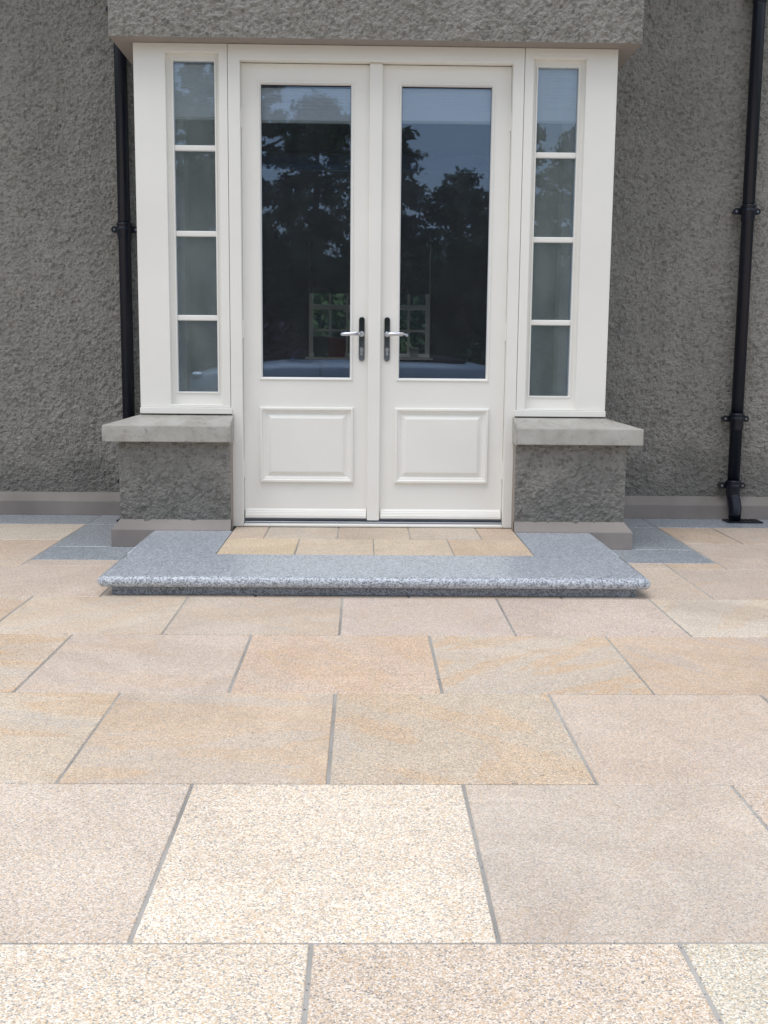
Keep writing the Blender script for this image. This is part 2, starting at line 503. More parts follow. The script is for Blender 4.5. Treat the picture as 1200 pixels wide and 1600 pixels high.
# ------------------------------------------------------------------ key planes of the house (metres)
F, D, P, Q, S, W = 3.422, 3.470, 3.333, 3.299, 3.275, 4.263
SOF = 2.144
WTOP = 5.2

# ------------------------------------------------------------------ ground
g = bmesh.new()
vs = [g.verts.new(p) for p in ((-250, -250, -0.17), (250, -250, -0.17), (250, 250, -0.17), (-250, 250, -0.17))]
g.faces.new(vs)
tag(obj('ground', g, MGROUND), kind='structure')
tag(bxo('gravel_drive', (-16, 16, -13, -3.645, -0.3, -0.13), MGRAVEL), kind='structure')

# patio: mortar bed, then every flag as its own part
patio = tag(bxo('patio', (-4.4, 4.4, -3.64, 4.30, -0.3, -0.0022), MMORTAR), kind='structure')
def slab(x0, x1, y0, y1, ztop, material, parent, name='paving_slab', gap=0.0037, colr=None, thick=0.03, bev=0.0016, label=None, grainy=78):
    jx = random.uniform(-0.0008, 0.0008)
    bm = bmesh.new()
    dz = random.uniform(-0.0006, 0.0006)
    box(bm, x0+gap+jx, x1-gap+jx, y0+gap*0.75, y1-gap*0.75, ztop-thick, ztop+dz)
    o = obj(name, bm, material, parent, bev, center=True)
    if colr: o.color = colr
    o.pass_index = grainy
    if label: o['label'] = label
    return o
TONES = [(0.600, 0.515, 0.425), (0.590, 0.500, 0.420), (0.640, 0.560, 0.450), (0.570, 0.495, 0.425), (0.610, 0.500, 0.395), (0.650, 0.590, 0.490)]
def tone(k=None, vein=None):
    c = random.choice(TONES) if k is None else k
    c = (c[0]*1.06, c[1]*1.075, c[2]*1.14)
    f = random.uniform(0.95, 1.05)
    return (c[0]*f, c[1]*f, c[2]*f, random.choice([0.05, 0.15, 0.45, 0.7]) if vein is None else vein)
STEP = 0.5415
rows = [(-3.60, -3.0, 0.10), (-3.0, -2.4, 0.37), (-2.4, -1.8, 0.10), (-1.8, -1.2, 0.36), (-1.2, -0.6, 0.16), (-0.6, 0.0, -0.105),
        (0.0, 0.603, 0.171), (0.603, 1.200, -0.100), (1.200, 1.780, 0.171), (1.780, 2.301, -0.103)]
special = {(5, -1): ((0.74, 0.68, 0.57), 0.05), (5, 0): ((0.70, 0.62, 0.515), 0.10), (5, 1): ((0.72, 0.70, 0.585), 0.0),  # own flag tones, plus front rows brightened to paint in the light's falloff
           (6, -2): ((0.67, 0.595, 0.50), 0.05), (6, -1): ((0.780, 0.715, 0.600), 0.10), (6, 0): ((0.635, 0.565, 0.475), 0.20),
           (7, -2): ((0.66, 0.57, 0.44), 0.9), (7, -1): ((0.610, 0.520, 0.415), 0.85), (7, 0): ((0.61, 0.525, 0.405), 0.75), (7, 1): ((0.60, 0.505, 0.415), 0.2),
           (8, -2): ((0.57, 0.485, 0.405), 0.4), (8, -3): ((0.62, 0.53, 0.42), 1.0), (8, -1): ((0.61, 0.475, 0.365), 0.7), (8, 0): ((0.59, 0.52, 0.425), 1.0), (8, 1): ((0.57, 0.47, 0.385), 0.8),
           (9, -2): ((0.60, 0.525, 0.42), 0.5), (9, -1): ((0.59, 0.51, 0.415), 0.4), (9, 0): ((0.57, 0.49, 0.43), 0.3), (9, 1): ((0.57, 0.49, 0.43), 0.15)}
for ri_, (ya, yb, x0) in enumerate(rows):
    for k in range(-9, 10):
        a = x0 + k*STEP; b = a + STEP
        if b < -4.35 or a > 4.35: continue
        a, b = max(a, -4.38), min(b, 4.38)
        if b - a < 0.05: continue
        sp = special.get((ri_, k))
        slab(a, b, ya, yb, 0.0, MSLAB, patio, colr=tone(*sp) if sp else tone(), grainy={(6, 0): 60, (6, -1): 98, (5, 0): 100, (5, -1): 98, (5, 1): 95, (6, -2): 80}.get((ri_, k), random.randint(62, 85)))
def run(xa, xb, start, ya, yb, **kw):
    x = start
    while x - STEP > xa - 1e-6: x -= STEP
    e = [xa] + [x + i*STEP for i in range(0, 20) if xa + 0.04 < x + i*STEP < xb - 0.04] + [xb]
    for a, b in zip(e, e[1:]): slab(a, b, ya, yb, 0.0, MSLAB, patio, colr=tone(), **kw)
run(-4.38, 4.38, 1.213, 2.301, 2.862)
run(-4.38, -1.40, -1.67, 2.862, 3.465)
run(-4.38, -1.40, -1.95, 3.465, 3.925)
run(1.442, 4.38, 1.98, 2.862, 3.465)
run(1.442, 4.38, 1.71, 3.465, 3.935)
run(-1.40, 1.442, -0.95, 2.862, 2.985)
GC = (1.10, 1.12, 1.12, 1)
def gslab(*a): return slab(*a, 0.0, MGRAN, patio, name='granite_border_slab', gap=0.0022, colr=GC)
for side, o0, o1 in ((-1, -1.400, -1.141), (1, 1.160, 1.434)):
    gslab(o0, o1, 3.30, 3.925)
    gslab(o0, o1, 3.925, 4.228)
    if side < 0: gslab(-1.400, -0.80, 2.985, 3.299)
    else: gslab(0.80, 1.434, 2.985, 3.299)
gslab(-0.80, 0.0, 2.985, 3.299); gslab(0.0, 0.80, 2.985, 3.299)
for i in range(5):
    gslab(-1.40-0.6*(i+1), -1.40-0.6*i, 3.925, 4.228)
    gslab(1.434+0.6*i, 1.434+0.6*(i+1), 3.935, 4.228)

# grit and pointing crumbs lying in the joints
gv, gf = [], []
for (ya, yb, x0) in rows:
    for k in range(-5, 6):
        for q in range(26):
            gx, gy = x0+k*STEP+random.uniform(-0.0032, 0.0032), random.uniform(ya, yb)
            if random.random() < 0.5: gx, gy = random.uniform(-2.4, 2.4), ya+random.uniform(-0.0026, 0.0026)
            r_ = random.uniform(0.0006, 0.0016); z_ = -0.0022
            b_ = len(gv)
            gv += [(gx-r_, gy-r_*.7, z_), (gx+r_, gy-r_, z_), (gx+r_*.8, gy+r_, z_), (gx-r_, gy+r_*.8, z_), (gx, gy, z_+r_*1.3)]
            gf += [(b_, b_+1, b_+4), (b_+1, b_+2, b_+4), (b_+2, b_+3, b_+4), (b_+3, b_, b_+4)]
go = rawobj('joint_grit', gv, gf, plain('grit', (0.16, 0.15, 0.14), 0.9, var=0.3), patio)
go['kind'] = 'stuff'

# ------------------------------------------------------------------ door step
step = empty('door_step', (0.011, 2.9, 0.0), 'low grey granite doorstep with bullnose edge and buff tile inlay below the doors', 'step')
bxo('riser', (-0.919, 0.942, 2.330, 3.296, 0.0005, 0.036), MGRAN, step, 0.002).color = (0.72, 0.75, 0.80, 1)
def nosed(name, x0, x1, y0, y1, z0, z1, L, Rr, Fr, rc=0.02):
    r = (z1-z0)/2; zc = (z0+z1)/2
    bm = bmesh.new(); rings = []
    NK = 10
    for k in range(NK+1):
        t = -math.pi/2 + math.pi*k/NK
        ins = r*(1-math.cos(t)); z = zc + r*math.sin(t)
        xa, xb, ya = x0+(ins if L else 0), x1-(ins if Rr else 0), y0+(ins if Fr else 0)
        pts = [(xa, y1)]
        rr = max(rc-ins, 0.004)
        if L and Fr: pts += [(xa+rr-rr*math.cos(q), ya+rr-rr*math.sin(q)) for q in [math.pi/2*i/5 for i in range(6)]]
        else: pts += [(xa, ya)]
        if Rr and Fr: pts += [(xb-rr+rr*math.sin(q), ya+rr-rr*math.cos(q)) for q in [math.pi/2*i/5 for i in range(6)]]
        else: pts += [(xb, ya)]
        pts += [(xb, y1)]
        rings.append([bm.verts.new((x, y, z)) for x, y in pts])
    for A, B in zip(rings, rings[1:]):
        for i in range(len(A)): bm.faces.new((A[i], A[(i+1) % len(A)], B[(i+1) % len(A)], B[i]))
    bm.faces.new(rings[0][::-1]); bm.faces.new(rings[-1])
    o = obj(name, bm, MGRAN, step)
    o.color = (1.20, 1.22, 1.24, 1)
    for p in o.data.polygons: p.use_smooth = len(p.vertices) == 4 and abs(p.normal.z) < 0.999
    return o
nosed('nosing_stone', -0.962, 0.984, 2.290, 2.733, 0.033, 0.073, True, True, True)
nosed('nosing_stone', -0.962, -0.607, 2.7345, 3.297, 0.033, 0.073, True, False, False)
nosed('nosing_stone', 0.639, 0.984, 2.7345, 3.297, 0.033, 0.073, False, True, False)
bxo('tile_bed', (-0.606, 0.638, 2.736, 3.419, 0.0365, 0.0695), MMORTAR, step).color = (1, 1, 1, 1)
def strow(edges, ya, yb, tones):
    for (a, b), t in zip(zip(edges, edges[1:]), tones):
        slab(a, b, ya, yb, 0.0725, MSLAB, step, name='inlay_tile', gap=0.003, colr=(*t, 0.25), thick=0.012, bev=0.001)
strow([-0.606, -0.300, 0.010, 0.323, 0.638], 2.736, 3.106, [(0.66, 0.55, 0.38), (0.62, 0.53, 0.42), (0.63, 0.55, 0.43), (0.62, 0.49, 0.36)])
strow([-0.606, -0.454, -0.142, 0.169, 0.472, 0.638], 3.106, 3.419, [(0.58, 0.49, 0.40), (0.54, 0.49, 0.42), (0.56, 0.47, 0.38), (0.54, 0.50, 0.44), (0.58, 0.47, 0.37)])

# ------------------------------------------------------------------ the house
house = empty('house', (0, W, 0), 'grey rough-cast house wall with projecting bay, white french doors and narrow side windows', 'house')

# rendered front wall, left and right of the bay
dz = [(0.113, 2.85, 0.0062), (2.85, WTOP, 0.12)]
zl = lines(dz)
ul = lines([(-5.0, -2.45, 0.12), (-2.45, -0.98, 0.0062)])
ur = lines([(1.0, 2.5, 0.0062), (2.5, 5.0, 0.12)])
for us_, off in ((ul, 0.3), (ur, 2.1)):
    v, f = sheet(us_, zl, (0, W, 0), (1, 0, 0), (0, 0, 1), (0, -1, 0), off)
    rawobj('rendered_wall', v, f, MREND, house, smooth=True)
bm = bmesh.new()
gridpanel(bm, [-5.0, -0.745, 0.79, 5.0], [0.0, 0.07, 2.35, WTOP], {(1, 1)}, W+0.012, W+0.30)
obj('front_wall', bm, MIN, house)
# base course along the wall
for xa, xb in ((-5.0, -1.09), (1.11, 5.0)):
    bm = bmesh.new()
    sweep(bm, [(xa, W), (xb, W)], [(-0.02, 0.0), (0.035, 0.0), (0.035, 0.072), (0.033, 0.076), (0.001, 0.117), (-0.02, 0.117)])
    obj('plinth', bm, MTAUPE, house)

# upper part of the bay: rendered box over the doors
bv = []
zb = lines([(SOF, 2.75, 0.0058), (2.75, WTOP, 0.12)])
bv.append(sheet(lines([(-1.102, 1.122, 0.0058)]), zb, (0, P, 0), (1, 0, 0), (0, 0, 1), (0, -1, 0), 1.1))
bv.append(sheet(lines([(P, W, 0.01)]), zb, (-1.102, 0, 0), (0, 1, 0), (0, 0, 1), (-1, 0, 0), 0.7))
bv.append(sheet(lines([(P, W, 0.01)]), zb, (1.122, 0, 0), (0, 1, 0), (0, 0, 1), (1, 0, 0), 0.9))
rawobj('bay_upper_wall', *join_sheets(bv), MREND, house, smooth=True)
bm = bmesh.new()
box(bm, -1.1015, 1.1215, P+0.0005, W-0.002, SOF, SOF+0.0015)
box(bm, -1.09, 1.11, P+0.012, W-0.002, SOF+0.0017, SOF+0.05)
obj('soffit', bm, MPINK, house)
bxo('eaves', (-5.4, 5.4, 2.93, 8.25, WTOP, WTOP+0.16), MW, house)
bm = bmesh.new()
a = [bm.verts.new(p) for p in ((-5.45, 2.88, WTOP+0.16), (5.45, 2.88, WTOP+0.16), (5.45, 8.3, WTOP+0.16), (-5.45, 8.3, WTOP+0.16), (-3.0, 5.6, 7.4), (3.0, 5.6, 7.4))]
for f in ((0, 1, 5, 4), (1, 2, 5), (2, 3, 4, 5), (3, 0, 4), (0, 3, 2, 1)): bm.faces.new([a[i] for i in f])
obj('roof', bm, MSLATE, house)
# piers
for side, xo, xi in ((-1, -1.103, -0.616), (1, 1.125, 0.636)):
    xa, xb = min(xo, xi), max(xo, xi)
    zp = lines([(0.10, 0.470, 0.0058)])
    l = [sheet(lines([(xa, xb, 0.0058)]), zp, (0, P, 0), (1, 0, 0), (0, 0, 1), (0, -1, 0), 0.5+side),
         sheet(lines([(P, W, 0.0075)]), zp, (xo, 0, 0), (0, 1, 0), (0, 0, 1), (side, 0, 0), 3.0+side)]
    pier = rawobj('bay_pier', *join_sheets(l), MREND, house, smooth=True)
    pier['label'] = 'left rendered pier under the side window' if side < 0 else 'right rendered pier under the side window'
    bm = bmesh.new()
    cx = (xo-side*0.012)
    box(bm, min(cx, xi), max(cx, xi), P+0.012, 3.55, 0.0, 0.462)
    box(bm, min(xi, xi+side*0.003), max(xi, xi+side*0.003), P+0.0015, P+0.0118, 0.0, 0.462)
    box(bm, min(cx, cx-side*0.19), max(cx, cx-side*0.19), 3.55, W+0.01, 0.0, 0.462)
    obj('pier_reveal', bm, MPINK, pier)
    # base of the pier
    prof = [(-0.02, 0.0), (0.034, 0.0), (0.034, 0.074), (0.032, 0.078), (0.001, 0.117), (-0.02, 0.117)]
    bm = bmesh.new()
    path = [(xo, W-0.04), (xo, P), (xi, P)] if side < 0 else [(xi, P), (xo, P), (xo, W-0.04)]
    sweep(bm, path, prof)
    obj('plinth', bm, MTAUPE, house)
    # weathered stone sill, sloping out on both faces
    bm = bmesh.new()
    prof = [(-0.12, 0.463), (0.058, 0.463), (0.058, 0.5335), (-0.089, 0.574), (-0.12, 0.574)]
    xi2 = -0.609 if side < 0 else 0.630
    path = [(xo, W-0.002), (xo, P), (xi2, P)] if side < 0 else [(xi2, P), (xo, P), (xo, W-0.002)]
    sweep(bm, path, prof)
    s = obj('stone_sill', bm, MSTONE, house, 0.003, segs=2)
    s['label'] = 'left stone sill' if side < 0 else 'right stone sill'

# ---- side windows: flat white board with a narrow four-light window
def side_window(side, xl, xr, ra, rb, rz0, rz1, ga, gb, gz0, gz1, bars, sb0, sb1):
    bm = bmesh.new()
    gridpanel(bm, [xl, ra, rb, xr], [0.606, rz0, rz1, SOF-0.001], {(1, 1)}, F, F+0.055)
    w = obj('side_window', bm, MW, house, 0.0015)
    w['label'] = 'left narrow side window' if side < 0 else 'right narrow side window'
    bm = bmesh.new()
    gridpanel(bm, [ra-0.012, ga, gb, rb+0.012], [rz0-0.012, gz0, gz1, rz1+0.012], {(1, 1)}, F+0.032, F+0.075)
    obj('sash_frame', bm, MW, w, 0.0015)
    # small bead round the glass
    bm = bmesh.new()
    e = 0.007
    gridpanel(bm, [ga-e, ga, gb, gb+e], [gz0-e, gz0, gz1, gz1+e], {(1, 1)}, F+0.027, F+0.0325)
    obj('glazing_bead', bm, MW, w, 0.001)
    zs = [gz0] + sorted(bars) + [gz1]
    h = 0.012
    for i in range(4):
        z0 = zs[i] + (h if i else 0); z1 = zs[i+1] - (h if i < 3 else 0)
        bxo('glass_pane', (ga-0.002, gb+0.002, F+0.050, F+0.054, z0-0.002, z1+0.002), MGLASS2, w)
    for z in bars:
        bm = bmesh.new()
        box(bm, ga-0.0015, gb+0.0015, F+0.036, F+0.070, z-h, z+h)
        obj('glazing_bar', bm, MW, w, 0.006, segs=3)
    bxo('sill_board', (sb0, sb1, F-0.014, F+0.05, 0.578, 0.6055), MW, w, 0.0035, segs=2)
    bxo('sill_gap', (sb0+0.002, sb1-0.002, F-0.002, F+0.05, 0.56, 0.5775), MRUB, w)
    # glazed return to the wall
    xo = xl if side < 0 else xr
    x1 = xo - side*0.095
    bm = bmesh.new()
    gridpanel(bm, [F+0.0555, 3.60, 4.14, W-0.001], [0.578, 0.66, 2.07, SOF-0.002], {(1, 1)}, min(xo, x1), max(xo, x1), axis='x')
    obj('return_frame', bm, MW, w, 0.0015)
    xm = (xo+x1)/2
    for z in bars: bxo('glazing_bar', (xm-0.016, xm+0.016, 3.60, 4.14, z-h, z+h), MW, w, 0.004)
    bxo('glass_pane', (xm-0.002, xm+0.002, 3.595, 4.145, 0.655, 2.075), MGLASS, w)
side_window(-1, -1.0205, -0.6235, -0.886, -0.660, 0.619, 2.107, -0.858, -0.682, 0.674, 2.079, (1.721, 1.360, 0.998), -1.0215, -0.616)
side_window(1, 0.6455, 1.0420, 0.684, 0.908, 0.611, 2.102, 0.706, 0.882, 0.668, 2.073, (1.710, 1.351, 0.992), 0.638, 1.043)

# ---- door frame
XL, XR, ZH = -0.571, 0.5965, 2.080
bm = bmesh.new()
gridpanel(bm, [-0.6215, XL, XR, 0.6435], [0.0735, ZH, SOF-0.0015], {(1, 0)}, F+0.0005, F+0.13)
fr = obj('door_frame', bm, MW, house, 0.002, segs=2)
bm = bmesh.new()
gridpanel(bm, [XL-0.001, XL+0.0, XR-0.0, XR+0.001], [0.0735, ZH, ZH+0.001], {(1, 0)}, D+0.046, D+0.06)
bm.free()
bxo('threshold', (XL+0.001, XR-0.001, F-0.005, F+0.12, 0.0735, 0.086), MW, fr, 0.003)
bxo('threshold_strip', (XL+0.001, XR-0.001, F+0.022, F+0.12, 0.0862, 0.094), MALU, fr, 0.002)
bxo('threshold_seal', (XL+0.001, XR-0.001, F+0.060, F+0.10, 0.0942, 0.1035), MALU, fr)

# ---- french doors
def rings_rect(bm, x0, x1, z0, z1, prof, y):
    rs = []
    for ins, h in prof:
        rs.append([bm.verts.new(p) for p in ((x0+ins, y-h, z0+ins), (x1-ins, y-h, z0+ins), (x1-ins, y-h, z1-ins), (x0+ins, y-h, z1-ins))])
    for A, B in zip(rs, rs[1:]):
        for i in range(4): bm.faces.new((A[i], A[(i+1) % 4], B[(i+1) % 4], B[i]))
    return rs
def french_door(side, x0, x1, g0, g1, p0, p1, wb0, wb1, hx, hdir):
    leaf_z0, leaf_z1 = 0.105, ZH-0.003
    bm = bmesh.new()
    gridpanel(bm, [x0, g0, g1, x1], [leaf_z0, 0.275, 0.603, 0.740, 1.994, leaf_z1], {(1, 3)}, D, D+0.052)
    d = obj('french_door', bm, MW, house, 0.0015)
    d['label'] = 'left door leaf' if side < 0 else 'right door leaf'
    bxo('glass_pane', (g0-0.004, g1+0.004, D+0.022, D+0.026, 0.736, 1.998), MGLASS, d)
    bm = bmesh.new()
    rs = rings_rect(bm, g0-0.012, g1+0.012, 0.728, 2.006, [(0.0, -0.001), (0.001, 0.004), (0.004, 0.006), (0.008, 0.005), (0.0125, -0.004), (0.0135, -0.0225)], D)
    obj('glazing_bead', bm, MW, d)
    bm = bmesh.new()
    box(bm, g0-0.004, g1+0.004, D+0.019, D+0.0218, 1.989, 2.0)
    box(bm, g0-0.003, g0+0.0025, D+0.019, D+0.0218, 0.738, 1.989)
    box(bm, g1-0.0025, g1+0.003, D+0.019, D+0.0218, 0.738, 1.989)
    obj('glazing_seal', bm, MRUB, d)
    # bolection-moulded raised panel
    bm = bmesh.new()
    rs = rings_rect(bm, p0, p1, 0.269, 0.609, [(0.0, -0.001), (0.0008, 0.010), (0.004, 0.014), (0.011, 0.0145), (0.014, 0.010), (0.0155, 0.0065), (0.0225, 0.005), (0.028, 0.0005), (0.0295, -0.004+0.0045),
                                               (0.0300, 0.0012), (0.0330, 0.0010), (0.0350, 0.0012), (0.0475, 0.0085), (0.0500, 0.0095), (0.0530, 0.0097)], D)
    bm.faces.new(rs[-1])
    obj('raised_panel', bm, MW, d)
    # weather bar at the foot
    bm = bmesh.new()
    prof = [(0.0, 0.109), (0.020, 0.109), (0.022, 0.112), (0.022, 0.122), (0.018, 0.125), (0.018, 0.128), (0.015, 0.131), (0.015, 0.134), (0.011, 0.138), (0.010, 0.142), (0.004, 0.148), (0.0, 0.150)]
    sweep(bm, [(wb0, D+0.001), (wb1, D+0.001)], prof)
    obj('weather_bar', bm, MW, d)
    # lock plate, cylinder and lever
    yb = D
    bm = bmesh.new()
    n, w2, h2, zc = 8, 0.0135, 0.098, 0.912
    A = []
    for yy in (yb-0.001, yb-0.0065, yb-0.0085):
        s_ = 1.0 if yy > yb-0.007 else 0.86
        ring = []
        for k in range(n+1):
            t = math.pi*k/n; ring.append((hx+w2*s_*math.cos(t), zc+(h2-w2)+w2*s_*math.sin(t)))
        for k in range(n+1):
            t = math.pi+math.pi*k/n; ring.append((hx+w2*s_*math.cos(t), zc-(h2-w2)+w2*s_*math.sin(t)))
        A.append([bm.verts.new((x, yy, z)) for x, z in ring])
    for a_, b_ in zip(A, A[1:]):
        for i in range(len(a_)): bm.faces.new((a_[i], a_[(i+1) % len(a_)], b_[(i+1) % len(b_)], b_[i]))
    bm.faces.new(A[-1])
    obj('lock_plate', bm, MCHROME, d)
    bm = bmesh.new()
    cyl(bm, (hx, yb-0.007, 0.866), (hx, yb-0.014, 0.866), 0.0085)
    box(bm, hx-0.0048, hx+0.0048, yb-0.0135, yb-0.007, 0.842, 0.860)
    cyl(bm, (hx, yb-0.007, 0.846), (hx, yb-0.0112, 0.846), 0.0056, n=10)
    obj('lock_cylinder', bm, MLEVER, d, 0.0006)
    bm = bmesh.new()
    cyl(bm, (hx, yb-0.0085, 0.934), (hx, yb-0.018, 0.934), 0.0125, 0.0115)
    tube(bm, [(hx, yb-0.016, 0.934), (hx, yb-0.040, 0.934), (hx+hdir*0.006, yb-0.049, 0.934), (hx+hdir*0.016, yb-0.053, 0.9342), (hx+hdir*0.04, yb-0.053, 0.9345),
              (hx+hdir*0.07, yb-0.051, 0.9335), (hx+hdir*0.086, yb-0.048, 0.932), (hx+hdir*0.093, yb-0.043, 0.931)],
         [0.0095, 0.0095, 0.0095, 0.0092, 0.0085, 0.0080, 0.0085, 0.0062], n=12)
    obj('door_handle', bm, MLEVER, d, smooth=True)
    return d
dl = french_door(-1, XL+0.0007, 0.009, -0.487, -0.096, -0.499, -0.079, XL+0.006, -0.020, -0.0445, -1)
dr = french_door(1, 0.012, XR-0.0007, 0.122, 0.513, 0.105, 0.528, 0.045, XR-0.006, 0.068, 1)
bxo('meeting_bead', (-0.0165, 0.0385, D-0.024, D-0.0005, 0.100, ZH-0.001), MW, dr, 0.004, segs=2)
# thin hinges on the outer edges
for d, x in ((dl, XL+0.001), (dr, XR-0.001)):
    for z in (0.33, 0.95, 1.85):
        bm = bmesh.new(); cyl(bm, (x, D-0.004, z-0.04), (x, D-0.004, z+0.04), 0.005, n=10)
        obj('hinge', bm, MW, d)

# ---- interior
bxo('bay_floor', (-0.99, 1.01, F+0.135, W+0.01, 0.0, 0.070), MFLOOR, house)
bxo('floor', (-4.6, 4.6, W+0.30, 9.40, -0.02, 0.069), MFLOOR, house)
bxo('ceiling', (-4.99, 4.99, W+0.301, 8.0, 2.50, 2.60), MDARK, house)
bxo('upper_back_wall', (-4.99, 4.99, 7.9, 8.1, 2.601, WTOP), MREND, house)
bm = bmesh.new()  # unseen rear extension roof, added to carry the rooflight
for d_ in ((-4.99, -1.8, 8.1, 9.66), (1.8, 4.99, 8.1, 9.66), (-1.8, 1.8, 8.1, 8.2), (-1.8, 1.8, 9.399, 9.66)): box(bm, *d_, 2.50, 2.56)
fr_ = obj('added_flat_roof', bm, MDARK, house)
bxo('added_rooflight_pane', (-1.85, 1.85, 8.16, 9.44, 2.562, 2.572), MGLASS, fr_)  # added above the far window to light its bars
for x in (-4.99, 4.79):
    bm = bmesh.new()
    gridpanel(bm, [W+0.302, 6.4, 7.8, 8.098, 9.399], [0.07, 0.8, 2.2, 2.499, WTOP], {(1, 1), (3, 3)}, x, x+0.20, axis='x')  # side openings added to bring light into the room
    obj('side_wall', bm, MIN, house)
bm = bmesh.new()
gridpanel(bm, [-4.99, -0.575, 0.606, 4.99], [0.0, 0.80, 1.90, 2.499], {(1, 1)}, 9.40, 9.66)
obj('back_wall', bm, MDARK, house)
# far mullioned window
FY = 9.405
bm = bmesh.new()
gridpanel(bm, [-0.574, -0.535, -0.035, 0.066, 0.562, 0.605], [0.8035, 0.84, 1.262, 1.305, 1.86, 1.899], {(1, 1), (1, 3), (3, 1), (3, 3)}, FY, FY+0.06)
fwn = obj('back_window', bm, MW, house, 0.003)
for xa, xb in ((-0.535, -0.035), (0.066, 0.562)):
    w3 = (xb-xa)/3
    for i in (1, 2):
        bxo('glazing_bar', (xa+w3*i-0.011, xa+w3*i+0.011, FY+0.01, FY+0.05, 0.84, 1.262), MW, fwn)
        bxo('glazing_bar', (xa+w3*i-0.011, xa+w3*i+0.011, FY+0.01, FY+0.05, 1.305, 1.86), MW, fwn)
    bxo('glazing_bar', (xa, xb, FY+0.012, FY+0.048, 1.05, 1.072), MW, fwn)
    bxo('glazing_bar', (xa, xb, FY+0.012, FY+0.048, 1.57, 1.592), MW, fwn)
    bxo('glass_pane', (xa-0.002, xb+0.002, FY+0.026, FY+0.031, 0.838, 1.264), MGLASS, fwn)
    bxo('glass_pane', (xa-0.002, xb+0.002, FY+0.026, FY+0.031, 1.303, 1.862), MGLASS, fwn)
bxo('window_board', (-0.60, 0.63, 9.30, 9.399, 0.782, 0.80), MW, fwn)
rb = empty('roman_blind', (0.015, 9.36, 1.40), 'dark roman blind half lowered over the far window across the room', 'blind')
bxo('fabric', (-0.566, 0.590, 9.35, 9.36, 1.41, 1.92), MDARK, rb)
bxo('batten', (-0.566, 0.590, 9.345, 9.3495, 1.412, 1.43), MDARK, rb)
# things along the far window board
bookc = [plain('cover_red', (0.16, 0.04, 0.04), 0.6), plain('cover_green', (0.03, 0.06, 0.05), 0.6), plain('cover_blue', (0.04, 0.08, 0.20), 0.6), plain('cover_pale', (0.45, 0.47, 0.45), 0.6)]
for i, (xa, xb, h, k, lb) in enumerate([(-0.52, -0.40, 0.20, 1, 'dark green storage box at the left of the far window board'), (-0.385, -0.22, 0.19, 0, 'dark red storage box in front of the far window, left of the mullion'),
                                 (0.40, 0.49, 0.10, 3, 'pale storage box on the far window board behind the right door')]):
    bb = empty('storage_box', ((xa+xb)/2, 9.35, 0.80), lb, 'box', 'boxes on the far window board')
    bxo('box_body', (xa, xb, 9.31, 9.39, 0.80, 0.80+h-0.02), bookc[k], bb, 0.002)
    bxo('lid', (xa-0.004, xb+0.004, 9.306, 9.394, 0.80+h-0.019, 0.80+h), bookc[k], bb, 0.002)

# ---- venetian blinds behind the doors and side windows
def blind(x0, x1, y, ztop, zbot, label):
    r = empty('venetian_blind', ((x0+x1)/2, y, zbot), label, 'blind', 'white venetian blinds drawn up behind the glass')
    bxo('headrail', (x0, x1, y-0.004, y+0.020, ztop-0.016, ztop), MB_, r, 0.002)
    bxo('bottom_rail', (x0, x1, y-0.008, y+0.008, zbot, zbot+0.012), plain('blind_rail', (0.60, 0.64, 0.60), 0.5), r, 0.003)
    proto = None
    zs = []
    z = zbot+0.0145
    st = 0.045
    while z < zbot+st: zs.append((z+0.004, 86)); z += 0.0075
    z = zbot+st+0.010
    while z < ztop-0.02: zs.append((z, 83)); z += 0.0140
    for zz, ang in zs:
        if proto is None:
            bm = bmesh.new()
            prof = [(-0.0080, 0.0), (-0.004, 0.0010), (0, 0.0013), (0.004, 0.0010), (0.0080, 0.0), (0.0076, -0.0005), (0, 0.0007), (-0.0076, -0.0005)]
            A = [bm.verts.new((x0+0.002, p, q)) for p, q in prof]; B = [bm.verts.new((x1-0.002, p, q)) for p, q in prof]
            for i in range(8): bm.faces.new((A[i], A[(i+1) % 8], B[(i+1) % 8], B[i]))
            bm.faces.new(A[::-1]); bm.faces.new(B)
            for v_ in bm.verts: v_.co.x -= (x0+x1)/2
            bmesh.ops.recalc_face_normals(bm, faces=bm.faces)
            me = bpy.data.meshes.new('slat'); bm.to_mesh(me); bm.free(); me.materials.append(MB_)
            proto = me
        o = bpy.data.objects.new('slat', proto)
        col.objects.link(o); o.parent = r
        o.location = (0, 0, zz-zbot)
        o.rotation_euler = (R(ang+random.uniform(-1, 1)), 0, 0)
blind(-0.500, -0.088, D+0.037, 2.010, 1.838, 'white venetian blind drawn up behind the left french door glass')
blind(0.114, 0.522, D+0.037, 2.012, 1.843, 'white venetian blind drawn up behind the right french door glass')
blind(-0.870, -0.672, F+0.066, 2.095, 1.842, 'white venetian blind behind the left side window')
blind(0.698, 0.892, F+0.066, 2.092, 1.846, 'white venetian blind behind the right side window')

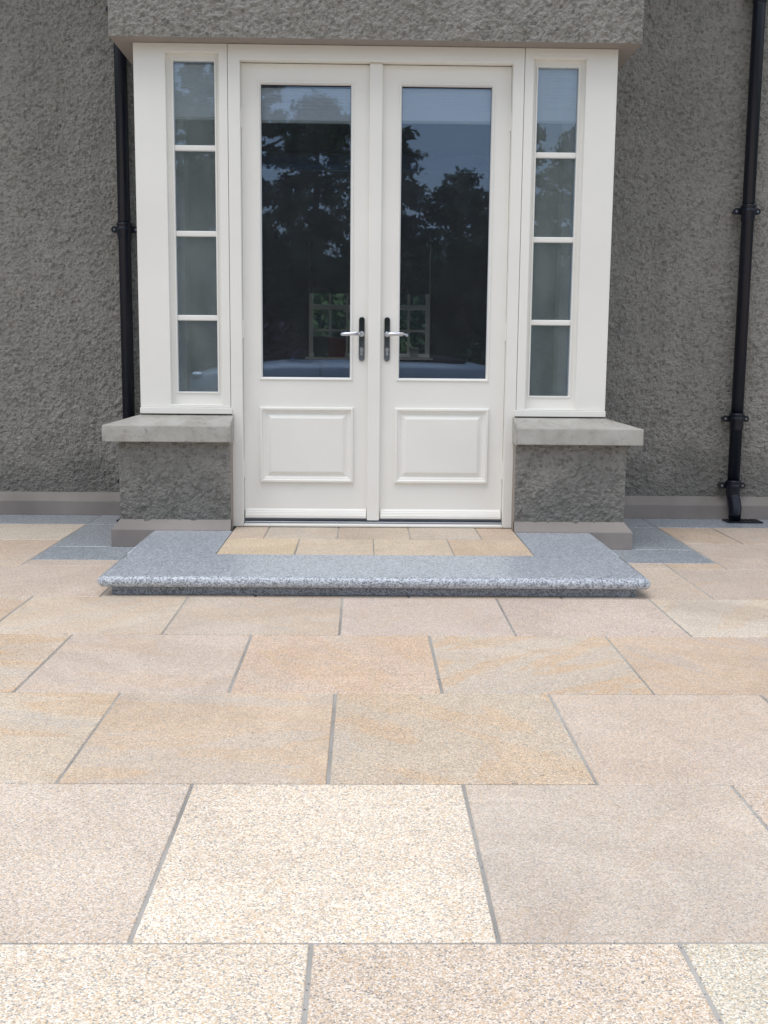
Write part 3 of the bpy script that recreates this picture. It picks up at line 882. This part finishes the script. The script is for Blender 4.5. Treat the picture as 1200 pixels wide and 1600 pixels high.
# ------------------------------------------------------------------ rainwater pipes
def downpipe(x, ytop, brackets, label):
    y = W-0.067
    r = empty('downpipe', (x, y, 0.0), label, 'downpipe', 'black downpipes on the wall')
    rad = 0.031
    bm = bmesh.new()
    cyl(bm, (x, y, brackets[-1]), (x, y, WTOP-0.01), rad, n=24, caps=True)
    p = obj('pipe', bm, MBLACK, r)
    for q in p.data.polygons: q.use_smooth = len(q.vertices) == 4
    for z in brackets:
        bm = bmesh.new()
        # socket: belled collar with two beads
        n = 24
        prof = [(0.0305, -0.055), (0.0335, -0.050), (0.0345, -0.046), (0.0345, -0.008), (0.0375, -0.004), (0.0375, 0.004), (0.0350, 0.008), (0.0350, 0.016), (0.0385, 0.020), (0.0385, 0.028), (0.0315, 0.031)]
        rg = [[bm.verts.new((x+a*math.cos(2*math.pi*k/n), y+a*math.sin(2*math.pi*k/n), z+h)) for k in range(n)] for a, h in prof]
        for A, B in zip(rg, rg[1:]):
            for k in range(n): bm.faces.new((A[k], A[(k+1) % n], B[(k+1) % n], B[k]))
        bk = obj('pipe_bracket', bm, MBLACK, r, smooth=True)
        for sx in (-1, 1):
            bm = bmesh.new()
            # ear with a round end standing off the wall
            m = 10
            pts = [(x+sx*0.028, z-0.016)] + [(x+sx*(0.054+0.016*math.cos(t)), z+0.016*math.sin(t)) for t in [-math.pi/2+math.pi*k/m for k in range(m+1)]] + [(x+sx*0.028, z+0.016)]
            A = [bm.verts.new((a, y+0.016, b)) for a, b in pts]; B = [bm.verts.new((a, y+0.028, b)) for a, b in pts]
            for i in range(len(A)): bm.faces.new((A[i], A[(i+1) % len(A)], B[(i+1) % len(A)], B[i]))
            bm.faces.new(A); bm.faces.new(B[::-1])
            cyl(bm, (x+sx*0.054, y+0.026, z), (x+sx*0.054, W+0.004, z), 0.009, n=10)
            obj('ear', bm, MBLACK, bk)
            bm = bmesh.new(); cyl(bm, (x+sx*0.054, y+0.0155, z), (x+sx*0.054, y+0.011, z), 0.0065, 0.005, n=8)
            obj('bolt', bm, MALU, bk)
    bm = bmesh.new()
    z = brackets[-1]
    tube(bm, [(x, y, z-0.03), (x+0.002, y-0.004, z-0.06), (x+0.006, y-0.012, z-0.085), (x+0.008, y-0.022, z-0.11), (x+0.007, y-0.030, z-0.14), (x+0.005, y-0.032, 0.012)],
         [0.032, 0.033, 0.034, 0.034, 0.032, 0.031], n=20)
    obj('pipe_shoe', bm, MBLACK, r, smooth=True)
downpipe(1.897, WTOP, (2.62, 1.576, 0.530, 0.181), 'black cast downpipe on the right wall, standing clear of the bay')
downpipe(-1.237, WTOP, (2.50, 1.452, 0.405, 0.181), 'black cast downpipe on the left wall, half hidden by the bay')
def grate(x0, x1, y0, y1, label):
    r = empty('drain_grate', ((x0+x1)/2, (y0+y1)/2, 0.0), label, 'drain', 'gully grates under the downpipes')
    bm = bmesh.new(); box(bm, x0, x1, y0, y1, 0.0012, 0.003)
    obj('gully_well', bm, MRUB, r)
    bm = bmesh.new()
    t = 0.012
    for d in ((x0, x1, y0, y0+t), (x0, x1, y1-t, y1), (x0, x0+t, y0+t, y1-t), (x1-t, x1, y0+t, y1-t)): box(bm, *d, 0.0032, 0.008)
    obj('rim', bm, MBLACK, r)
    k = 6
    for i in range(k):
        xx = x0+t+(x1-x0-2*t)*(i+0.5)/k
        bxo('bar', (xx-0.005, xx+0.005, y0+t, y1-t, 0.0033, 0.007), MBLACK, r)
grate(1.845, 2.025, 4.085, 4.19, 'black drain grate under the right downpipe shoe')
grate(-1.27, -1.165, 4.00, 4.11, 'black drain grate in the left corner behind the bay plinth')

# ------------------------------------------------------------------ garden in front of the house (seen in the glass)
def leaves(centres, radii, count, size, flat=0.8, shell=0.55):
    """leaf quads spread through a set of ellipsoid clumps"""
    c = np.asarray(centres, float); r = np.asarray(radii, float)
    w = (r[:, 0]*r[:, 1]*r[:, 2])**0.66; w /= w.sum()
    k = rng.choice(len(c), size=count, p=w)
    d = rng.standard_normal((count, 3)); d /= np.linalg.norm(d, axis=1)[:, None]
    rad = (shell + (1-shell)*rng.random(count)**0.7)*(0.85+0.35*rng.random(count))
    p = c[k] + d*r[k]*rad[:, None]
    a = rng.standard_normal((count, 3)); a[:, 2] *= flat; a /= np.linalg.norm(a, axis=1)[:, None]
    b = rng.standard_normal((count, 3)); b -= a*(a*b).sum(1)[:, None]; b /= np.linalg.norm(b, axis=1)[:, None]
    s = size*(0.6+0.8*rng.random(count))[:, None]
    v = np.stack([p-a*s, p+b*s*0.45, p+a*s, p-b*s*0.45], 1).reshape(-1, 3)
    f = np.arange(count*4).reshape(-1, 4)
    return v, f
def tree(name, x, y, h, w, kind, material, label, group, count=7000, size=0.13, cat='tree'):
    r = empty(name, (x, y, -0.17), label, cat, group)
    bm = bmesh.new()
    tube(bm, [(x, y, -0.19), (x+0.05, y, h*0.3), (x-0.04, y+0.05, h*0.6), (x, y, h*0.93)], [w*0.075, w*0.055, w*0.035, 0.02], n=8)
    for i in range(7):
        a = random.uniform(0, 6.28); z = h*random.uniform(0.3, 0.75); L = w*0.38
        tube(bm, [(x, y, z), (x+math.cos(a)*L*0.5, y+math.sin(a)*L*0.5, z+L*0.15), (x+math.cos(a)*L, y+math.sin(a)*L, z+L*0.35)], [w*0.03, w*0.02, 0.012], n=6)
    obj('trunk', bm, MBARK, r)
    cs, rs = [], []
    if kind == 'conifer':
        z = h*0.10
        while z < h:
            t = z/h; rr = w*0.5*(1-t)**0.75+0.12
            for i in range(7):
                a = random.uniform(0, 6.28); q = rr*random.uniform(0.35, 1.05)
                cs.append((x+math.cos(a)*q*0.75, y+math.sin(a)*q*0.75, z+random.uniform(-.2, .2)))
                e = max(0.25, rr*0.42)
                rs.append((e*(0.6+abs(math.cos(a))*0.7), e*(0.6+abs(math.sin(a))*0.7), 0.10+0.10*random.random()))
            z += h*0.045
    else:
        for i in range(280):
            t = random.uniform(0.12, 1.0); rr = w*0.60*math.sin(math.pi*(0.10+0.80*t))**0.7*random.uniform(0.75, 1.15)
            a = random.uniform(0, 6.28); q = rr*random.random()**0.5
            cs.append((x+math.cos(a)*q, y+math.sin(a)*q, h*t-0.25*(q/rr)**2*w))
            e = random.uniform(0.5, 1.25)*0.30
            rs.append((e*1.2, e*1.2, e*0.7))
    v, f = leaves(cs, rs, count, size, shell=0.0)
    rawobj('crown', v, f, material, r)
    return r
spots = [(-13.5, 9.2, 4.6, 'broad', 0), (-10.2, 8.8, 4.2, 'conifer', 0), (-7.2, 9.0, 4.4, 'broad', 1), (-4.6, 8.6, 3.8, 'conifer', 0), (-3.1, 8.6, 3.0, 'broad', 0), (-1.3, 7.4, 2.6, 'broad', 1),
         (0.9, 6.9, 3.6, 'conifer', 0), (2.5, 5.6, 2.8, 'broad', 0), (4.2, 7.0, 3.4, 'conifer', 0), (5.9, 6.9, 3.2, 'broad', 1), (8.4, 8.0, 3.8, 'conifer', 0), (11.5, 8.6, 4.4, 'broad', 0)]
place = ['far left', 'left', 'left of centre', 'behind the left door glass', 'at the left edge of the left door glass', 'in the left door glass', 'in the right door glass beside the astragal', 'low in the middle of the right door glass',
         'at the right edge of the right door glass', 'in the right side window', 'right', 'far right']
for (x, h, w, kd, mi), pl in zip(spots, place):
    tree('tree', x, -22+random.uniform(-0.8, 0.8), h, w, kd, MLEAF[mi], 'dark %s garden tree mirrored %s' % ('conifer' if kd == 'conifer' else 'leafy', pl), 'trees facing the house', count=26000 if kd == 'broad' else 15000, size=0.075 if kd == 'broad' else 0.10)
# hedge beneath the trees
hedge = empty('hedge', (0, -25, -0.05), 'tall dark hedge beneath the garden trees facing the house', 'hedge')
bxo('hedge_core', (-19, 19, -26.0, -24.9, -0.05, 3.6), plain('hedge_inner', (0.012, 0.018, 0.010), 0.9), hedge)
cs = [(random.uniform(-19, 19), -24.7+random.uniform(-0.2, 0.2), random.uniform(0.1, 4.0)) for _ in range(500)]
rs = [(random.uniform(0.4, 0.8), 0.35, random.uniform(0.3, 0.6)) for _ in cs]
rawobj('foliage', *leaves(cs, rs, 26000, 0.12, shell=0.3), MLEAF[0], hedge)
for x, h, w, mi in ((-2.6, 1.9, 2.2, 2), (-6.5, 1.7, 2.0, 1), (3.2, 1.6, 2.0, 0), (6.5, 1.9, 2.2, 1)):
    tree('shrub', x, -17.0, h, w, 'broad', MLEAF[mi], {-2.6: 'purple-leaved shrub mirrored low in the left door glass', -6.5: 'green shrub left of the purple one', 3.2: 'dark low shrub mirrored in the right door glass', 6.5: 'green shrub mirrored in the right side window'}[x],
         'shrubs at the lawn edge', count=3000, size=0.08, cat='shrub')

# garden behind the house, seen through the far window
gh = empty('hedge', (0, 15, -0.05), 'bright green hedge behind the house, seen through the far window', 'hedge')
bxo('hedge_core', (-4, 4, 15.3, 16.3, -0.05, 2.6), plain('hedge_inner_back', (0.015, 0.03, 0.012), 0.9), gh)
cs = [(random.uniform(-4, 4), 15.1+random.uniform(-0.2, 0.2), random.uniform(0.1, 3.0)) for _ in range(160)]
rs = [(random.uniform(0.3, 0.6), 0.35, random.uniform(0.3, 0.5)) for _ in cs]
rawobj('foliage', *leaves(cs, rs, 12000, 0.09, shell=0.3), m_leaf('leaf_bright', (0.02, 0.055, 0.025), (0.06, 0.12, 0.045)), gh)

# ------------------------------------------------------------------ silver car on the drive, mirrored low in the doors
MCAR = plain('car_silver', (0.50, 0.53, 0.57), 0.38, 0.3, 0.02, bdist=0.0)
MCGL = plain('car_glass', (0.008, 0.01, 0.012), 0.05, 0.0, 0.0, bdist=0.0)
MTYRE = plain('tyre_rubber', (0.015, 0.015, 0.016), 0.8)
MRED = plain('lamp_red', (0.08, 0.01, 0.01), 0.2)
def loft(bm, secs):
    rg = [[bm.verts.new(p) for p in s] for s in secs]
    n = len(rg[0])
    for A, B in zip(rg, rg[1:]):
        for k in range(n): bm.faces.new((A[k], A[(k+1) % n], B[(k+1) % n], B[k]))
    bm.faces.new(rg[0][::-1]); bm.faces.new(rg[-1])
def car(cx, cy):
    g0 = -0.13
    r = empty('parked_car', (cx, cy, g0), 'silver open-top car parked on the gravel drive, mirrored along the bottom of the door glass', 'car')
    def sec(x, zb, zt, hw, crown):
        pts = []
        for t in range(16):
            a = 2*math.pi*t/16
            c, s = math.cos(a), math.sin(a)
            yy = hw*(abs(c)**0.45)*(1 if c > 0 else -1)
            zz = (zt+zb)/2 + (zt-zb)/2*(abs(s)**(0.55 if s < 0 else crown))*(1 if s > 0 else -1)
            pts.append((cx+x, cy+yy*(1 if s < 0 else 0.97), g0+zz))
        return pts
    S_ = [(-2.15, .42, .60, .55), (-2.08, .30, .68, .72), (-1.85, .24, .74, .82), (-1.4, .20, .80, .87), (-0.8, .18, .86, .88), (0, .18, .88, .88), (0.8, .18, .88, .88), (1.4, .20, .87, .87), (1.85, .24, .85, .82), (2.1, .32, .80, .74), (2.16, .42, .70, .60)]
    bm = bmesh.new(); loft(bm, [sec(x, a, b, w, 0.5) for x, a, b, w in S_])
    body = obj('body', bm, MCAR, r, smooth=True)
    G = [(0.55, .80, .90, .66), (0.80, .80, .95, .64), (1.2, .80, .955, .64), (1.5, .80, .93, .64), (1.75, .80, .88, .60)]
    bm = bmesh.new(); loft(bm, [sec(x, a, b, w, 0.6) for x, a, b, w in G])
    obj('folded_roof', bm, MTYRE, r, smooth=True)
    bm = bmesh.new(); box(bm, -0.62, 0.62, -0.004, 0.004, 0, 0.36)
    for v_ in bm.verts: v_.co = Vector((cx-0.75+v_.co.z*0.9+v_.co.y, cy+v_.co.x*(1-v_.co.z*0.35), g0+0.85+v_.co.z*0.72))
    obj('windscreen', bm, MGLASS, r)
    for sy in (-1, 1): bxo('seat_back', (cx+0.22, cx+0.36, cy+sy*0.35-0.22, cy+sy*0.35+0.22, g0+0.80, g0+1.02), MTYRE, r, 0.05)
    for sx in (-1.32, 1.32):
        for sy in (-1, 1):
            bm = bmesh.new(); cyl(bm, (cx+sx, cy+sy*0.70, g0+0.31), (cx+sx, cy+sy*0.89, g0+0.31), 0.31, n=28)
            wl = obj('wheel', bm, MTYRE, r, 0.02)
            bm = bmesh.new(); cyl(bm, (cx+sx, cy+sy*0.86, g0+0.31), (cx+sx, cy+sy*0.897, g0+0.31), 0.20, n=20)
            obj('rim', bm, MLEVER, wl, 0.01)
    for sy in (-1, 1):
        bxo('headlight', (cx-2.10, cx-1.92, cy+sy*0.62-0.11, cy+sy*0.62+0.11, g0+0.58, g0+0.69), MLEVER, r, 0.03)
        bxo('tail_light', (cx+1.98, cx+2.13, cy+sy*0.60-0.11, cy+sy*0.60+0.11, g0+0.62, g0+0.73), MRED, r, 0.03)
        bm = bmesh.new(); box(bm, cx-0.30, cx-0.293, cy+sy*0.872-0.012, cy+sy*0.872+0.012, g0+0.30, g0+0.84); box(bm, cx+0.70, cx+0.707, cy+sy*0.872-0.012, cy+sy*0.872+0.012, g0+0.30, g0+0.84)
        obj('door_gap', bm, MRUB, r)
car(-0.35, -7.9)
